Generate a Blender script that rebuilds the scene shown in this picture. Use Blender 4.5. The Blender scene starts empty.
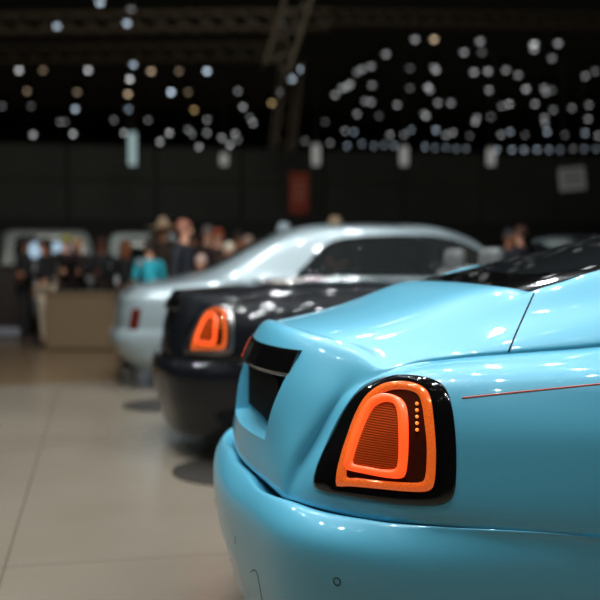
import bpy, bmesh, math, random
import numpy as np
from mathutils import Vector, Matrix
from mathutils.bvhtree import BVHTree
random.seed(7)
SC = bpy.context.scene
COL = SC.collection
PI = math.pi

# ------------------------------------------------------------------ camera
CX, CY, CZ = -0.44, -3.10, 1.26
YAW, PITCH, FPX = math.radians(11.5), math.atan(39 / 1000.0), 1000.0
fwd = Vector((math.sin(YAW) * math.cos(PITCH), math.cos(YAW) * math.cos(PITCH), -math.sin(PITCH)))
rgt = Vector((math.cos(YAW), -math.sin(YAW), 0))
upv = rgt.cross(fwd)
CAM = Vector((CX, CY, CZ))
cam_d = bpy.data.cameras.new('camera'); cam = bpy.data.objects.new('camera', cam_d); COL.objects.link(cam)
cam.matrix_world = Matrix((
    (rgt.x, upv.x, -fwd.x, CX), (rgt.y, upv.y, -fwd.y, CY), (rgt.z, upv.z, -fwd.z, CZ), (0, 0, 0, 1)))
cam_d.sensor_width = 36; cam_d.lens = 60; cam_d.clip_end = 300
cam_d.dof.use_dof = True; cam_d.dof.focus_distance = 2.42; cam_d.dof.aperture_fstop = 2.05; cam_d.dof.aperture_ratio = 1.15
SC.camera = cam

def ray(u, v):
    d = fwd + rgt * ((u - 300) / FPX) + upv * ((300 - v) / FPX)
    return d
def PY(u, v, y):                         # point of the sight line through (u, v) at lateral position y
    d = ray(u, v); t = (y - CY) / d.y
    return tuple(CAM + d * t)
def PD(u, v, depth):                     # ... at a distance in front
    return CAM + ray(u, v) * depth

# ------------------------------------------------------------------ materials
def mat(name, col, rough=0.5, metal=0.0, coat=0.0, coat_r=0.03, emis=None, es=0.0, spec=0.5, trans=0.0, alpha=None, ior=1.5):
    m = bpy.data.materials.new(name); m.use_nodes = True
    b = m.node_tree.nodes['Principled BSDF']
    b.inputs['Base Color'].default_value = (*col, 1)
    b.inputs['Roughness'].default_value = rough
    b.inputs['Metallic'].default_value = metal
    b.inputs['Coat Weight'].default_value = coat
    b.inputs['Coat Roughness'].default_value = coat_r
    b.inputs['Specular IOR Level'].default_value = spec
    b.inputs['Transmission Weight'].default_value = trans
    b.inputs['IOR'].default_value = ior
    if emis:
        b.inputs['Emission Color'].default_value = (*emis, 1)
        b.inputs['Emission Strength'].default_value = es
    return m
def noisy(m, col2, scale=8.0, detail=4, amount=0.5, bump=0.0):
    nt = m.node_tree; b = nt.nodes['Principled BSDF']
    tc = nt.nodes.new('ShaderNodeTexCoord'); n = nt.nodes.new('ShaderNodeTexNoise')
    n.inputs['Scale'].default_value = scale; n.inputs['Detail'].default_value = detail
    nt.links.new(tc.outputs['Object'], n.inputs['Vector'])
    r = nt.nodes.new('ShaderNodeValToRGB'); r.color_ramp.elements[0].position = 0.5 - amount / 2; r.color_ramp.elements[1].position = 0.5 + amount / 2
    r.color_ramp.elements[0].color = b.inputs['Base Color'].default_value; r.color_ramp.elements[1].color = (*col2, 1)
    nt.links.new(n.outputs['Fac'], r.inputs['Fac']); nt.links.new(r.outputs['Color'], b.inputs['Base Color'])
    if bump:
        bp = nt.nodes.new('ShaderNodeBump'); bp.inputs['Strength'].default_value = bump
        nt.links.new(n.outputs['Fac'], bp.inputs['Height']); nt.links.new(bp.outputs['Normal'], b.inputs['Normal'])
    return m

BLUE = mat('blue_paint', (0.105, 0.455, 0.62), 0.40, 0, 0.75, 0.045)
noisy(BLUE, (0.107, 0.465, 0.63), 300, 2, 0.3)
BLACKP = mat('black_paint', (0.004, 0.005, 0.007), 0.5, 0, 0.8, 0.04, spec=.1)
WHITEP = mat('silver_paint', (0.31, 0.38, 0.395), 0.35, 0.25, 1.0, 0.05)
NIGHT = mat('navy_deck_paint', (0.008, 0.012, 0.03), 0.3, 0, 1.0, 0.05)
ROOFB = mat('black_roof', (0.003, 0.003, 0.004), 0.10, 0, 1.0, 0.02)
GLOSSB = mat('gloss_black', (0.004, 0.004, 0.004), 0.08, 0, 0.5, 0.02)
SATINB = mat('satin_black', (0.01, 0.01, 0.011), 0.45)
RUBBER = noisy(mat('rubber', (0.012, 0.012, 0.012), 0.8), (0.02, 0.02, 0.02), 30, 3, .5)
PLATEM = mat('plate_black', (0.004, 0.004, 0.004), 0.7, spec=.05)
GAP = mat('gap_black', (0.003, 0.003, 0.003), 0.9)
CHROME = mat('chrome', (0.75, 0.75, 0.75), 0.08, 1.0)
STRIPE = mat('orange_stripe', (0.62, 0.10, 0.05), 0.4, 0, 0.5)
WINGLASS = mat('window_glass', (0.01, 0.012, 0.013), 0.03, 0, 0, spec=0.6)
CLEARG = mat('clear_glass', (0.30, 0.33, 0.33), 0.02, 0, trans=0.95, ior=1.05)
LAMP_ON = mat('lamp_glow', (0.9, 0.10, 0.02), 0.3, emis=(1.0, 0.085, 0.012), es=0.95)
LAMP_RED = mat('lamp_lens', (0.42, 0.05, 0.008), 0.08, 0, 1.0, 0.02, emis=(1.0, 0.11, 0.012), es=0.34)
CHROMED = mat('brushed_chrome', (0.42, 0.40, 0.38), 0.28, 1.0)
LAMP_GAIN = 0.19; OVER = 18.0
LAMP_DK = mat('lamp_dark_lens', (0.06, 0.01, 0.004), 0.12, 0, 1.0, 0.02)
def lens_texture(m):
    nt = m.node_tree; b = nt.nodes['Principled BSDF']; tc = nt.nodes.new('ShaderNodeTexCoord'); v = nt.nodes.new('ShaderNodeTexVoronoi'); v.inputs['Scale'].default_value = 300
    nt.links.new(tc.outputs['Object'], v.inputs['Vector'])
    r = nt.nodes.new('ShaderNodeValToRGB'); r.color_ramp.elements[0].color = (.72, .13, .02, 1); r.color_ramp.elements[1].color = (.52, .07, .008, 1); r.color_ramp.elements[1].position = .8
    nt.links.new(v.outputs['Distance'], r.inputs['Fac']); nt.links.new(r.outputs['Color'], b.inputs['Base Color']); nt.links.new(r.outputs['Color'], b.inputs['Emission Color'])
    b.inputs['Emission Strength'].default_value = .75
lens_texture(LAMP_RED)
LAMP_BULB = mat('lamp_bulb', (.9, .3, .05), .3, emis=(1, .22, .03), es=1.1)
LAMP_OFF = mat('lamp_unlit', (0.10, 0.012, 0.006), 0.15, 0, 1.0, 0.03)

# ------------------------------------------------------------------ mesh helpers
def link_mesh(name, verts, faces, material, parent=None, smooth=True, loc=None):
    me = bpy.data.meshes.new(name); me.from_pydata([tuple(v) for v in verts], [], faces); me.update()
    o = bpy.data.objects.new(name, me); COL.objects.link(o)
    if material: me.materials.append(material)
    if smooth: me.shade_smooth()
    if parent: o.parent = parent
    if loc: o.location = loc
    return o
def bm_obj(name, bm, material, parent=None, smooth=False, loc=None):
    bmesh.ops.recalc_face_normals(bm, faces=bm.faces[:])
    me = bpy.data.meshes.new(name); bm.to_mesh(me); bm.free()
    o = bpy.data.objects.new(name, me); COL.objects.link(o)
    for m in (material if isinstance(material, (list, tuple)) else [material]): me.materials.append(m)
    if smooth: me.shade_smooth()
    if parent: o.parent = parent
    if loc: o.location = loc
    return o
def empty(name, loc=(0, 0, 0), rz=0.0):
    e = bpy.data.objects.new(name, None); COL.objects.link(e); e.location = loc; e.rotation_euler.z = rz; e.empty_display_size = .1
    return e
def tag(o, label, cat, group=None):
    o['label'] = label; o['category'] = cat
    if group: o['group'] = group
    return o
def struct(o): o['kind'] = 'structure'; return o
def add_box(bm, c, s, rz=0.0, bevel=0.0, mi=0, rot=None):
    g = bmesh.ops.create_cube(bm, size=1.0)
    M = Matrix.Translation(c) @ (rot if rot else Matrix.Rotation(rz, 4, 'Z')) @ Matrix.Diagonal((*s, 1))
    bmesh.ops.transform(bm, matrix=M, verts=g['verts'])
    fs = {f for v in g['verts'] for f in v.link_faces}
    if bevel:
        es = {e for v in g['verts'] for e in v.link_edges}
        r = bmesh.ops.bevel(bm, geom=list(es), offset=bevel, segments=2, affect='EDGES', profile=.6)
        fs |= set(r['faces'])
    for f in fs:
        if f.is_valid: f.material_index = mi
def add_cyl(bm, a, b, r1, r2=None, seg=16, mi=0, caps=True):
    a, b = Vector(a), Vector(b); r2 = r1 if r2 is None else r2
    d = b - a; q = d.to_track_quat('Z', 'Y').to_matrix().to_4x4()
    g = bmesh.ops.create_cone(bm, cap_ends=caps, segments=seg, radius1=r1, radius2=r2, depth=d.length)
    bmesh.ops.transform(bm, matrix=Matrix.Translation((a + b) / 2) @ q, verts=g['verts'])
    for v in g['verts']:
        for f in v.link_faces: f.material_index = mi
def add_sphere(bm, c, s, seg=16, mi=0):
    g = bmesh.ops.create_uvsphere(bm, u_segments=seg, v_segments=max(6, seg // 2), radius=1)
    bmesh.ops.transform(bm, matrix=Matrix.Translation(c) @ Matrix.Diagonal((*s, 1)), verts=g['verts'])
    for v in g['verts']:
        for f in v.link_faces: f.material_index = mi
def add_lathe(bm, prof, axis='Z', seg=32, origin=(0, 0, 0), mi=0):
    rings = []
    for (r, h) in prof:
        ring = []
        for k in range(seg):
            a = 2 * PI * k / seg
            p = {'Z': (r * math.cos(a), r * math.sin(a), h), 'Y': (r * math.cos(a), h, r * math.sin(a))}[axis]
            ring.append(bm.verts.new(Vector(p) + Vector(origin)))
        rings.append(ring)
    for i in range(len(rings) - 1):
        for k in range(seg):
            f = bm.faces.new((rings[i][k], rings[i][(k + 1) % seg], rings[i + 1][(k + 1) % seg], rings[i + 1][k])); f.material_index = mi
    return rings

def basis(n, sub, periodic):
    """cubic B-spline evaluation matrix, plus the knot matrix used to make the surface pass through its points"""
    ts = []
    spans = n if periodic else n - 1
    for i in range(spans):
        for s in range(sub): ts.append((i, s / sub))
    if not periodic: ts.append((spans - 1, 1.0))
    def rowfor(i, t):
        w = [(1 - t) ** 3 / 6, (3 * t ** 3 - 6 * t * t + 4) / 6, (-3 * t ** 3 + 3 * t * t + 3 * t + 1) / 6, t ** 3 / 6]
        r = np.zeros(n)
        for k, ww in enumerate(w):
            j = i - 1 + k
            if periodic: r[j % n] += ww
            elif j < 0: r[0] += 2 * ww; r[1] -= ww
            elif j >= n: r[n - 1] += 2 * ww; r[n - 2] -= ww
            else: r[j] += ww
        return r
    E = np.array([rowfor(*t) for t in ts])
    K = np.array([rowfor(i, 0.0) if i < spans else rowfor(spans - 1, 1.0) for i in range(n)])
    return E, K
def spline_grid(T, sr, sc_, per_r=False, per_c=True, fit=1.0):
    T = np.array(T, float)
    Er, Kr = basis(T.shape[0], sr, per_r); Ec, Kc = basis(T.shape[1], sc_, per_c)
    out = []
    for k in range(3):
        X = np.linalg.solve(Kr, T[:, :, k]); X = np.linalg.solve(Kc, X.T).T
        X = fit * X + (1 - fit) * T[:, :, k]
        out.append(Er @ X @ Ec.T)
    return np.stack(out, -1)
def full_ring(half):                     # half: rear centre .. near side .. front centre, (y <= 0)
    return [tuple(p) for p in half] + [(p[0], -p[1], p[2]) for p in half[-2:0:-1]]
def shell(name, rows, material, parent, sr=6, sc_=6, fit=1.0, cap_bottom=True, cap_top=True):
    G = spline_grid([full_ring(r) for r in rows], sr, sc_, False, True, fit)
    nr, nc = G.shape[:2]
    G[:, 0, 1] = 0; G[:, nc // 2, 1] = 0
    verts = G.reshape(-1, 3).tolist(); faces = []
    for i in range(nr - 1):
        for j in range(nc):
            faces.append((i * nc + j, i * nc + (j + 1) % nc, (i + 1) * nc + (j + 1) % nc, (i + 1) * nc + j))
    h = nc // 2
    for (r, on) in ((0, cap_bottom), (nr - 1, cap_top)):
        if not on: continue
        b = r * nc
        fs = [(b, b + 1, b + nc - 1)]
        for j in range(1, h - 1): fs.append((b + j, b + j + 1, b + nc - j - 1, b + nc - j))
        fs.append((b + h - 1, b + h, b + h + 1))
        faces += [f[::-1] for f in fs] if r == 0 else fs
    o = link_mesh(name, verts, faces, material, parent)
    bm = bmesh.new(); bm.from_mesh(o.data); bmesh.ops.recalc_face_normals(bm, faces=bm.faces[:]); bm.to_mesh(o.data); bm.free()
    return o
def bvh_of(*objs):
    vs, fs = [], []
    for o in objs:
        n = len(vs); vs += [v.co.copy() for v in o.data.vertices]; fs += [tuple(i + n for i in p.vertices) for p in o.data.polygons]
    return BVHTree.FromPolygons(vs, fs)
def boolean_cut(o, cutters):
    for c in cutters:
        m = o.modifiers.new('cut', 'BOOLEAN'); m.operation = 'DIFFERENCE'; m.solver = 'EXACT'; m.object = c
    bpy.context.view_layer.update()
    dg = bpy.context.evaluated_depsgraph_get()
    me = bpy.data.meshes.new_from_object(o.evaluated_get(dg))
    o.modifiers.clear(); o.data = me
    for c in cutters: bpy.data.objects.remove(c)
def cubic_closed(pts, n):                # Catmull-Rom through closed outline
    out = []
    L = len(pts)
    for i in range(L):
        p0, p1, p2, p3 = (Vector(pts[(i + k - 1) % L]) for k in range(4))
        for s in range(n):
            t = s / n
            out.append(0.5 * ((2 * p1) + (-p0 + p2) * t + (2 * p0 - 5 * p1 + 4 * p2 - p3) * t * t + (-p0 + 3 * p1 - 3 * p2 + p3) * t ** 3))
    return out
def open_spline(pts, n):
    P = [Vector(p) for p in pts]; P = [2 * P[0] - P[1]] + P + [2 * P[-1] - P[-2]]; out = []
    for i in range(1, len(P) - 2):
        p0, p1, p2, p3 = P[i - 1:i + 3]
        for s in range(n):
            t = s / n
            out.append(0.5 * ((2 * p1) + (-p0 + p2) * t + (2 * p0 - 5 * p1 + 4 * p2 - p3) * t * t + (-p0 + 3 * p1 - 3 * p2 + p3) * t ** 3))
    out.append(P[-2]); return out
def on_surface(bvh, u, v):               # where the sight line meets the bodywork
    d = ray(u, v).normalized(); h = bvh.ray_cast(CAM, d)
    if h[0] is None: return None
    n = h[1] if h[1].dot(d) < 0 else -h[1]
    return h[0], n
def line_on(name, bvh, uv, r, material, parent, lift=0.0, n=8):
    P = [on_surface(bvh, p.x, p.y) for p in open_spline([(a, b, 0) for a, b in uv], n)]
    P = [p for p in P if p]
    return tube(name, [p[0] + p[1] * lift for p in P], r, material, parent)
def tube(name, pts, r, material, parent=None, seg=8, closed=False):
    bm = bmesh.new(); rings = []
    n = len(pts); pts = [Vector(p) for p in pts]
    ref = Vector((0.3, -1, .4))
    for i, p in enumerate(pts):
        a = pts[(i - 1) % n] if closed or i else p; b = pts[(i + 1) % n] if closed or i < n - 1 else p
        t = (b - a).normalized(); x = t.cross(ref).normalized(); y = t.cross(x)
        rr = r[i] if isinstance(r, (list, tuple)) else r
        rings.append([bm.verts.new(p + (x * math.cos(2 * PI * k / seg) + y * math.sin(2 * PI * k / seg)) * rr) for k in range(seg)])
    for i in range(n if closed else n - 1):
        A, B = rings[i], rings[(i + 1) % n]
        for k in range(seg): bm.faces.new((A[k], A[(k + 1) % seg], B[(k + 1) % seg], B[k]))
    if not closed: bm.faces.new(rings[0]); bm.faces.new(rings[-1][::-1])
    return bm_obj(name, bm, material, parent, True)
def mirror_part(o):
    me = o.data.copy(); 
    for v in me.vertices: v.co.y *= -1
    me.flip_normals()
    c = bpy.data.objects.new(o.name, me); COL.objects.link(c); c.parent = o.parent
    return c

# conforming raised panel between outlines: list of (outline, lift) from outer to inner
def loops_panel(name, bvh, loops, material, parent, fill=True, tri=False):
    bm = bmesh.new(); rings = []
    for (pts, lift) in loops:
        ring = []
        for p in pts:
            h = on_surface(bvh, p[0], p[1])
            ring.append(bm.verts.new(h[0] + h[1] * lift))
        rings.append(ring)
    n = len(rings[0])
    for a, b in zip(rings, rings[1:]):
        for k in range(n): bm.faces.new((a[k], a[(k + 1) % n], b[(k + 1) % n], b[k]))
    if fill:
        c = sum((v.co for v in rings[-1]), Vector()) / n
        cv = bm.verts.new(c)
        for k in range(n): bm.faces.new((rings[-1][k], rings[-1][(k + 1) % n], cv))
    return bm_obj(name, bm, material, parent, True)
def blend(a, b, t): return [p * (1 - t) + q * t for p, q in zip(a, b)]
def resample(pts, n):
    L = [0]; m = len(pts)
    for i in range(m): L.append(L[-1] + (pts[(i + 1) % m] - pts[i]).length)
    out = []; j = 0
    for k in range(n):
        s = L[-1] * k / n
        while L[j + 1] < s: j += 1
        t = (s - L[j]) / max(1e-9, L[j + 1] - L[j]); out.append(pts[j].lerp(pts[(j + 1) % m], t))
    return out
def outline(pts, n=96):
    c = resample(cubic_closed([(a, b, 0) for a, b in pts], 10), n * 3)
    ctr = sum(c, Vector()) / len(c)
    # start every outline at the same direction so that rings line up
    k0 = min(range(len(c)), key=lambda i: abs(math.atan2(c[i].y - ctr.y, c[i].x - ctr.x)))
    return resample(c[k0:] + c[:k0], n)

# ------------------------------------------------------------------ the coupe body (blue and black car)
q = PY
def coupe_rows():
    R = []
    def tail(c): return c
    #      c0 rear centre        c1                c2 trunk edge        c3 valley           c4 lamp in          c5                 c6 lamp out         c7
    R3 = [(.000, 0, .640), (.022, -.32, .637), q(282, 496, -.480), q(291, 499, -.520), q(315, 507, -.635), q(370, 518, -.780), q(460, 527, -.905), q(600, 537, -.972)]
    R4 = [(.000, 0, .735), (.026, -.32, .731), q(289, 462, -.495), q(303, 466, -.517), q(320, 472, -.640), q(378, 470, -.785), q(460, 470, -.900), q(600, 470, -.966)]
    R5 = [(.005, 0, .828), (.036, -.32, .822), q(304, 433, -.508), q(318, 438, -.522), q(340, 434, -.640), q(386, 430, -.772), q(458, 430, -.882), q(600, 430, -.950)]
    R6 = [(.020, 0, .918), (.056, -.32, .910), q(322, 401, -.512), q(336, 407, -.534), q(356, 402, -.640), q(396, 397, -.748), q(454, 396, -.848), q(600, 398, -.922)]
    R7 = [(.050, 0, .998), (.090, -.32, .987), q(337, 376, -.503), q(353, 388, -.556), q(374, 382, -.640), q(408, 372, -.725), q(462, 370, -.795), q(600, 369, -.872)]
    R8 = [(.092, 0, 1.062), (.132, -.31, 1.047), q(350, 354, -.490), q(376, 371, -.595), q(402, 367, -.632), q(436, 362, -.668), q(487, 357, -.715), q(600, 349, -.765)]
    R9 = [(.180, 0, 1.070), (.215, -.30, 1.063), (.300, -.480, 1.045), (.358, -.545, 1.036), (.425, -.585, 1.043), (.508, -.622, 1.056), (.620, -.655, 1.074), (.845, -.690, 1.108)]
    R8b = None
    Rb = [(.440, 0, 1.126), (.455, -.28, 1.125), (.490, -.420, 1.121), (.530, -.490, 1.114), (.578, -.530, 1.113), (.635, -.555, 1.119), (.715, -.580, 1.132), (.900, -.605, 1.168)]
    Ra = [(.700, 0, 1.192), (.695, -.26, 1.190), q(500, 286.5, -.39), q(517, 289, -.455), q(534, 292, -.495), q(552, 286, -.510), q(573, 279, -.512), q(600, 270, -.508)]
    def tuck(r, dx, k, dz=None, z=None):
        return [(p[0] + dx, p[1] * k, z if z is not None else p[2] + dz) for p in r]
    R2 = tuck(R3, .045, .95, -.03); R1 = tuck(R3, .07, .94, z=.42); R0 = tuck(R3, .12, .90, z=.24)
    #     c8              c9               c10              c11              c12              c13              c14             c15
    R0 += [(1.0, -.88, .22), (1.6, -.90, .20), (2.5, -.90, .20), (3.4, -.90, .20), (4.2, -.90, .22), (4.90, -.80, .24), (5.12, -.50, .24), (5.18, 0, .24)]
    R1 += [(1.0, -.955, .42), (1.6, -.965, .42), (2.5, -.955, .42), (3.4, -.955, .42), (4.2, -.955, .42), (4.95, -.86, .42), (5.20, -.55, .42), (5.26, 0, .42)]
    R2 += [(1.0, -.97, .60), (1.6, -.972, .60), (2.5, -.965, .60), (3.4, -.965, .60), (4.2, -.965, .60), (4.96, -.87, .58), (5.22, -.56, .58), (5.28, 0, .58)]
    R3 += [(1.0, -.977, .65), (1.6, -.975, .66), (2.5, -.968, .66), (3.4, -.968, .66), (4.2, -.966, .66), (4.96, -.87, .64), (5.22, -.56, .64), (5.28, 0, .64)]
    R4 += [(1.0, -.972, .77), (1.6, -.970, .77), (2.5, -.965, .77), (3.4, -.965, .77), (4.2, -.960, .77), (4.95, -.86, .74), (5.22, -.56, .74), (5.28, 0, .74)]
    R5 += [(1.0, -.955, .86), (1.6, -.958, .86), (2.5, -.955, .86), (3.4, -.952, .86), (4.2, -.945, .85), (4.93, -.84, .82), (5.21, -.55, .82), (5.27, 0, .82)]
    R6 += [(1.0, -.930, .93), (1.6, -.935, .93), (2.5, -.935, .93), (3.4, -.930, .93), (4.2, -.915, .91), (4.90, -.80, .88), (5.18, -.54, .88), (5.25, 0, .88)]
    R7 += [(1.05, -.875, 1.0), (1.62, -.885, .99), (2.5, -.89, .98), (3.4, -.88, .98), (4.2, -.85, .96), (4.85, -.74, .93), (5.12, -.50, .93), (5.18, 0, .94)]
    R8 += [(1.05, -.790, 1.045), (1.65, -.84, 1.02), (2.5, -.85, 1.01), (3.4, -.84, 1.01), (4.15, -.76, .99), (4.75, -.62, .97), (5.00, -.42, .97), (5.05, 0, .985)]
    R9 += [(1.12, -.735, 1.11), (1.70, -.80, 1.05), (2.5, -.81, 1.03), (3.35, -.79, 1.03), (4.0, -.68, 1.02), (4.45, -.52, 1.02), (4.62, -.34, 1.02), (4.68, 0, 1.04)]
    Rb += [(1.20, -.64, 1.18), (1.78, -.76, 1.08), (2.55, -.775, 1.05), (3.3, -.75, 1.045), (3.85, -.64, 1.04), (4.15, -.46, 1.04), (4.28, -.28, 1.045), (4.32, 0, 1.06)]
    Ra += [(1.30, -.545, 1.255), (1.90, -.66, 1.15), (2.6, -.745, 1.08), (3.25, -.72, 1.07), (3.65, -.60, 1.065), (3.88, -.42, 1.065), (3.97, -.22, 1.07), (4.0, 0, 1.075)]
    mid = 2.2
    R8b = [(a[0] + (b[0] - a[0]) * tx, a[1] + (b[1] - a[1]) * tx, a[2] + (b[2] - a[2]) * tz) for (a, b), tx, tz in zip(zip(R8, R9), [.42] * 2 + [.42, .24] + [.16] * 12, [.42] * 2 + [.42, .27] + [.24] * 12)]
    Rc = [(mid + (p[0] - mid) * .93, p[1] * .90, p[2] - .10) for p in Ra]
    return [R0, R1, R2, R3, R4, R5, R6, R7, R8, R8b, R9, Rb, Ra, Rc]
def coupe_green(Ra):
    G1 = [(1.12, 0, 1.300), (1.13, -.27, 1.296), (1.15, -.37, 1.290), (1.17, -.43, 1.284), (1.19, -.46, 1.280), (1.23, -.475, 1.284), (1.29, -.485, 1.292), (1.37, -.495, 1.305),
          (1.58, -.525, 1.33), (2.05, -.61, 1.30), (2.65, -.68, 1.28), (3.1, -.65, 1.27), (3.38, -.53, 1.26), (3.52, -.37, 1.26), (3.58, -.19, 1.265), (3.6, 0, 1.27)]
    G2 = [(1.62, 0, 1.415), (1.63, -.24, 1.41), (1.65, -.33, 1.405), (1.67, -.38, 1.40), (1.70, -.41, 1.395), (1.75, -.425, 1.397), (1.81, -.44, 1.402), (1.89, -.455, 1.41),
          (2.05, -.49, 1.43), (2.35, -.53, 1.44), (2.7, -.565, 1.44), (2.95, -.53, 1.43), (3.10, -.43, 1.42), (3.17, -.30, 1.42), (3.2, -.15, 1.425), (3.2, 0, 1.43)]
    G3 = [(2.05, 0, 1.485), (2.06, -.15, 1.484), (2.07, -.22, 1.48), (2.09, -.27, 1.478), (2.12, -.30, 1.475), (2.16, -.32, 1.475), (2.2, -.33, 1.477), (2.26, -.34, 1.48),
          (2.34, -.345, 1.485), (2.45, -.35, 1.488), (2.6, -.35, 1.488), (2.7, -.32, 1.485), (2.76, -.26, 1.482), (2.79, -.18, 1.482), (2.8, -.09, 1.485), (2.8, 0, 1.487)]
    G0 = [(p[0], p[1], p[2]) for p in Ra]
    Gm = [(p[0] + (0.004), p[1] * .985, p[2] - .06) for p in Ra]
    return [G0, G1, G2, G3]
def bumper_rows():
    seam = [(-.008, 0, .630), (.002, -.20, .632), q(262, 490, -.38), q(291, 501, -.555), q(325, 512, -.675), q(370, 520, -.785), q(400, 524, -.835), q(477, 529, -.918), q(547, 533, -.955), q(600, 538, -.976), (.84, -.982, .612)]
    outer = [(-.070, 0), (-.061, -.22), (-.036, -.42), (.005, -.62), (.085, -.76), (.185, -.852), (.27, -.895), (.45, -.942), (.61, -.966), (.76, -.982), (.84, -.987)]
    zs = [.612, .612, .613, .614, .615, .614, .61, .602, .595, .59, .587]
    def row(k, dx, z=None, dz=0, mix=1.0, bulge=0.0):
        r = []
        for i, (s, o) in enumerate(zip(seam, outer)):
            x = s[0] * (1 - mix) + o[0] * mix + dx * max(0, 1 - i / 10.0); y = (s[1] * (1 - mix) + o[1] * mix)
            y = y * (1 - k)
            r.append((x, y, (z if z is not None else zs[i] + dz)))
        return r
    inner = [(p[0] + .05, p[1] * .95, p[2] - .035) for p in seam]
    m1 = [(s[0] * .55 + o[0] * .45, s[1] * .55 + o[1] * .45, s[2] * .55 + (zz + .004) * .45) for s, o, zz in zip(seam, outer, zs)]
    m2 = [(s[0] * .12 + o[0] * .88, s[1] * .12 + o[1] * .88, zz - .030) for s, o, zz in zip(seam, outer, zs)]
    rows = [inner, seam, m1, m2, row(0, 0, dz=-.085), row(0.004, 0.008, z=.455), row(.020, .028, z=.355), row(.040, .060, z=.26), row(.060, .09, z=.165), row(.12, .16, z=.15)]
    return rows
def open_shell(name, rows, material, parent, sr=6, sc_=6):
    T = [[(p[0], -p[1], p[2]) for p in r[:0:-1]] + list(r) for r in rows]
    G = spline_grid(T, sr, sc_, False, False)
    nr, nc = G.shape[:2]
    faces = [(i * nc + j, i * nc + j + 1, (i + 1) * nc + j + 1, (i + 1) * nc + j) for i in range(nr - 1) for j in range(nc - 1)]
    o = link_mesh(name, G.reshape(-1, 3).tolist(), faces, material, parent)
    bm = bmesh.new(); bm.from_mesh(o.data); bmesh.ops.recalc_face_normals(bm, faces=bm.faces[:]); bm.to_mesh(o.data); bm.free()
    return o
def cyl_cutter(x, y0, y1, z, r):
    bm = bmesh.new(); add_cyl(bm, (x, y0, z), (x, y1, z), r, seg=64)
    return bm_obj('cutter', bm, None)
def make_wheel(parent, x, y, r=.37, side=-1):
    w = empty('wheel', (x, y, r)); w.parent = parent
    bm = bmesh.new(); h = .125
    add_lathe(bm, [(r * .70, -h), (r * .93, -h), (r, -h * .8), (r, h * .8), (r * .93, h), (r * .70, h), (r * .70, -h)], 'Y', 48)
    bm_obj('tyre', bm, RUBBER, w, True)
    bm = bmesh.new()
    add_lathe(bm, [(r * .70, -h), (r * .70, h), (r * .66, h), (r * .64, 0), (r * .66, -h), (r * .70, -h)], 'Y', 48)
    yo = side * h * .75
    for k in range(10):
        a = 2 * PI * k / 10
        M = Matrix.Rotation(-a, 4, 'Y')
        add_box(bm, M @ Vector((r * .36, yo, 0)), (r * .62, .03, .045), rot=M, bevel=.008)
    add_cyl(bm, (0, yo - .02, 0), (0, yo + .02, 0), r * .16, seg=24)
    bm_obj('rim', bm, CHROME, w, False)
    return w

BEZEL = [(313, 483), (316, 468), (325, 446), (338, 419), (353, 396), (368, 383), (388, 376.5), (410, 375), (430, 378), (444, 386), (451, 402), (455, 428), (456.5, 460), (455, 490), (448, 502), (432, 505.5), (400, 505), (360, 499), (330, 493.5), (317, 490)]
LENS = [(336, 484), (338, 466), (346, 440), (356, 413), (367, 395), (383, 384), (402, 381), (420, 385), (430, 396), (434, 422), (436, 452), (434.5, 482), (428, 491), (408, 491.5), (380, 489), (352, 486.5), (340, 486.5)]
LENS_IN = [(347, 475), (349, 462), (356, 440), (364, 418), (373, 402), (386, 392), (400, 389.5), (414, 392), (421, 400), (425, 424), (427, 450), (425.5, 476), (421, 482), (406, 482.5), (380, 480.5), (358, 478), (350, 478)]
RING_O = [(345, 466), (347, 456), (352.5, 437), (361, 414), (370, 400), (380, 394), (391, 394), (402, 399), (407.5, 409), (409, 430), (408.5, 455), (406, 474), (400, 478.5), (385, 477.5), (364, 473.5), (348, 470)]
RING_I = [(355, 461), (357, 452), (361.5, 438), (367, 424), (374, 411), (381, 406), (388, 404.5), (394, 407), (397, 415), (398, 432), (398, 450), (397, 462), (394, 467), (384, 467.5), (369, 465), (358, 463)]

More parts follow.
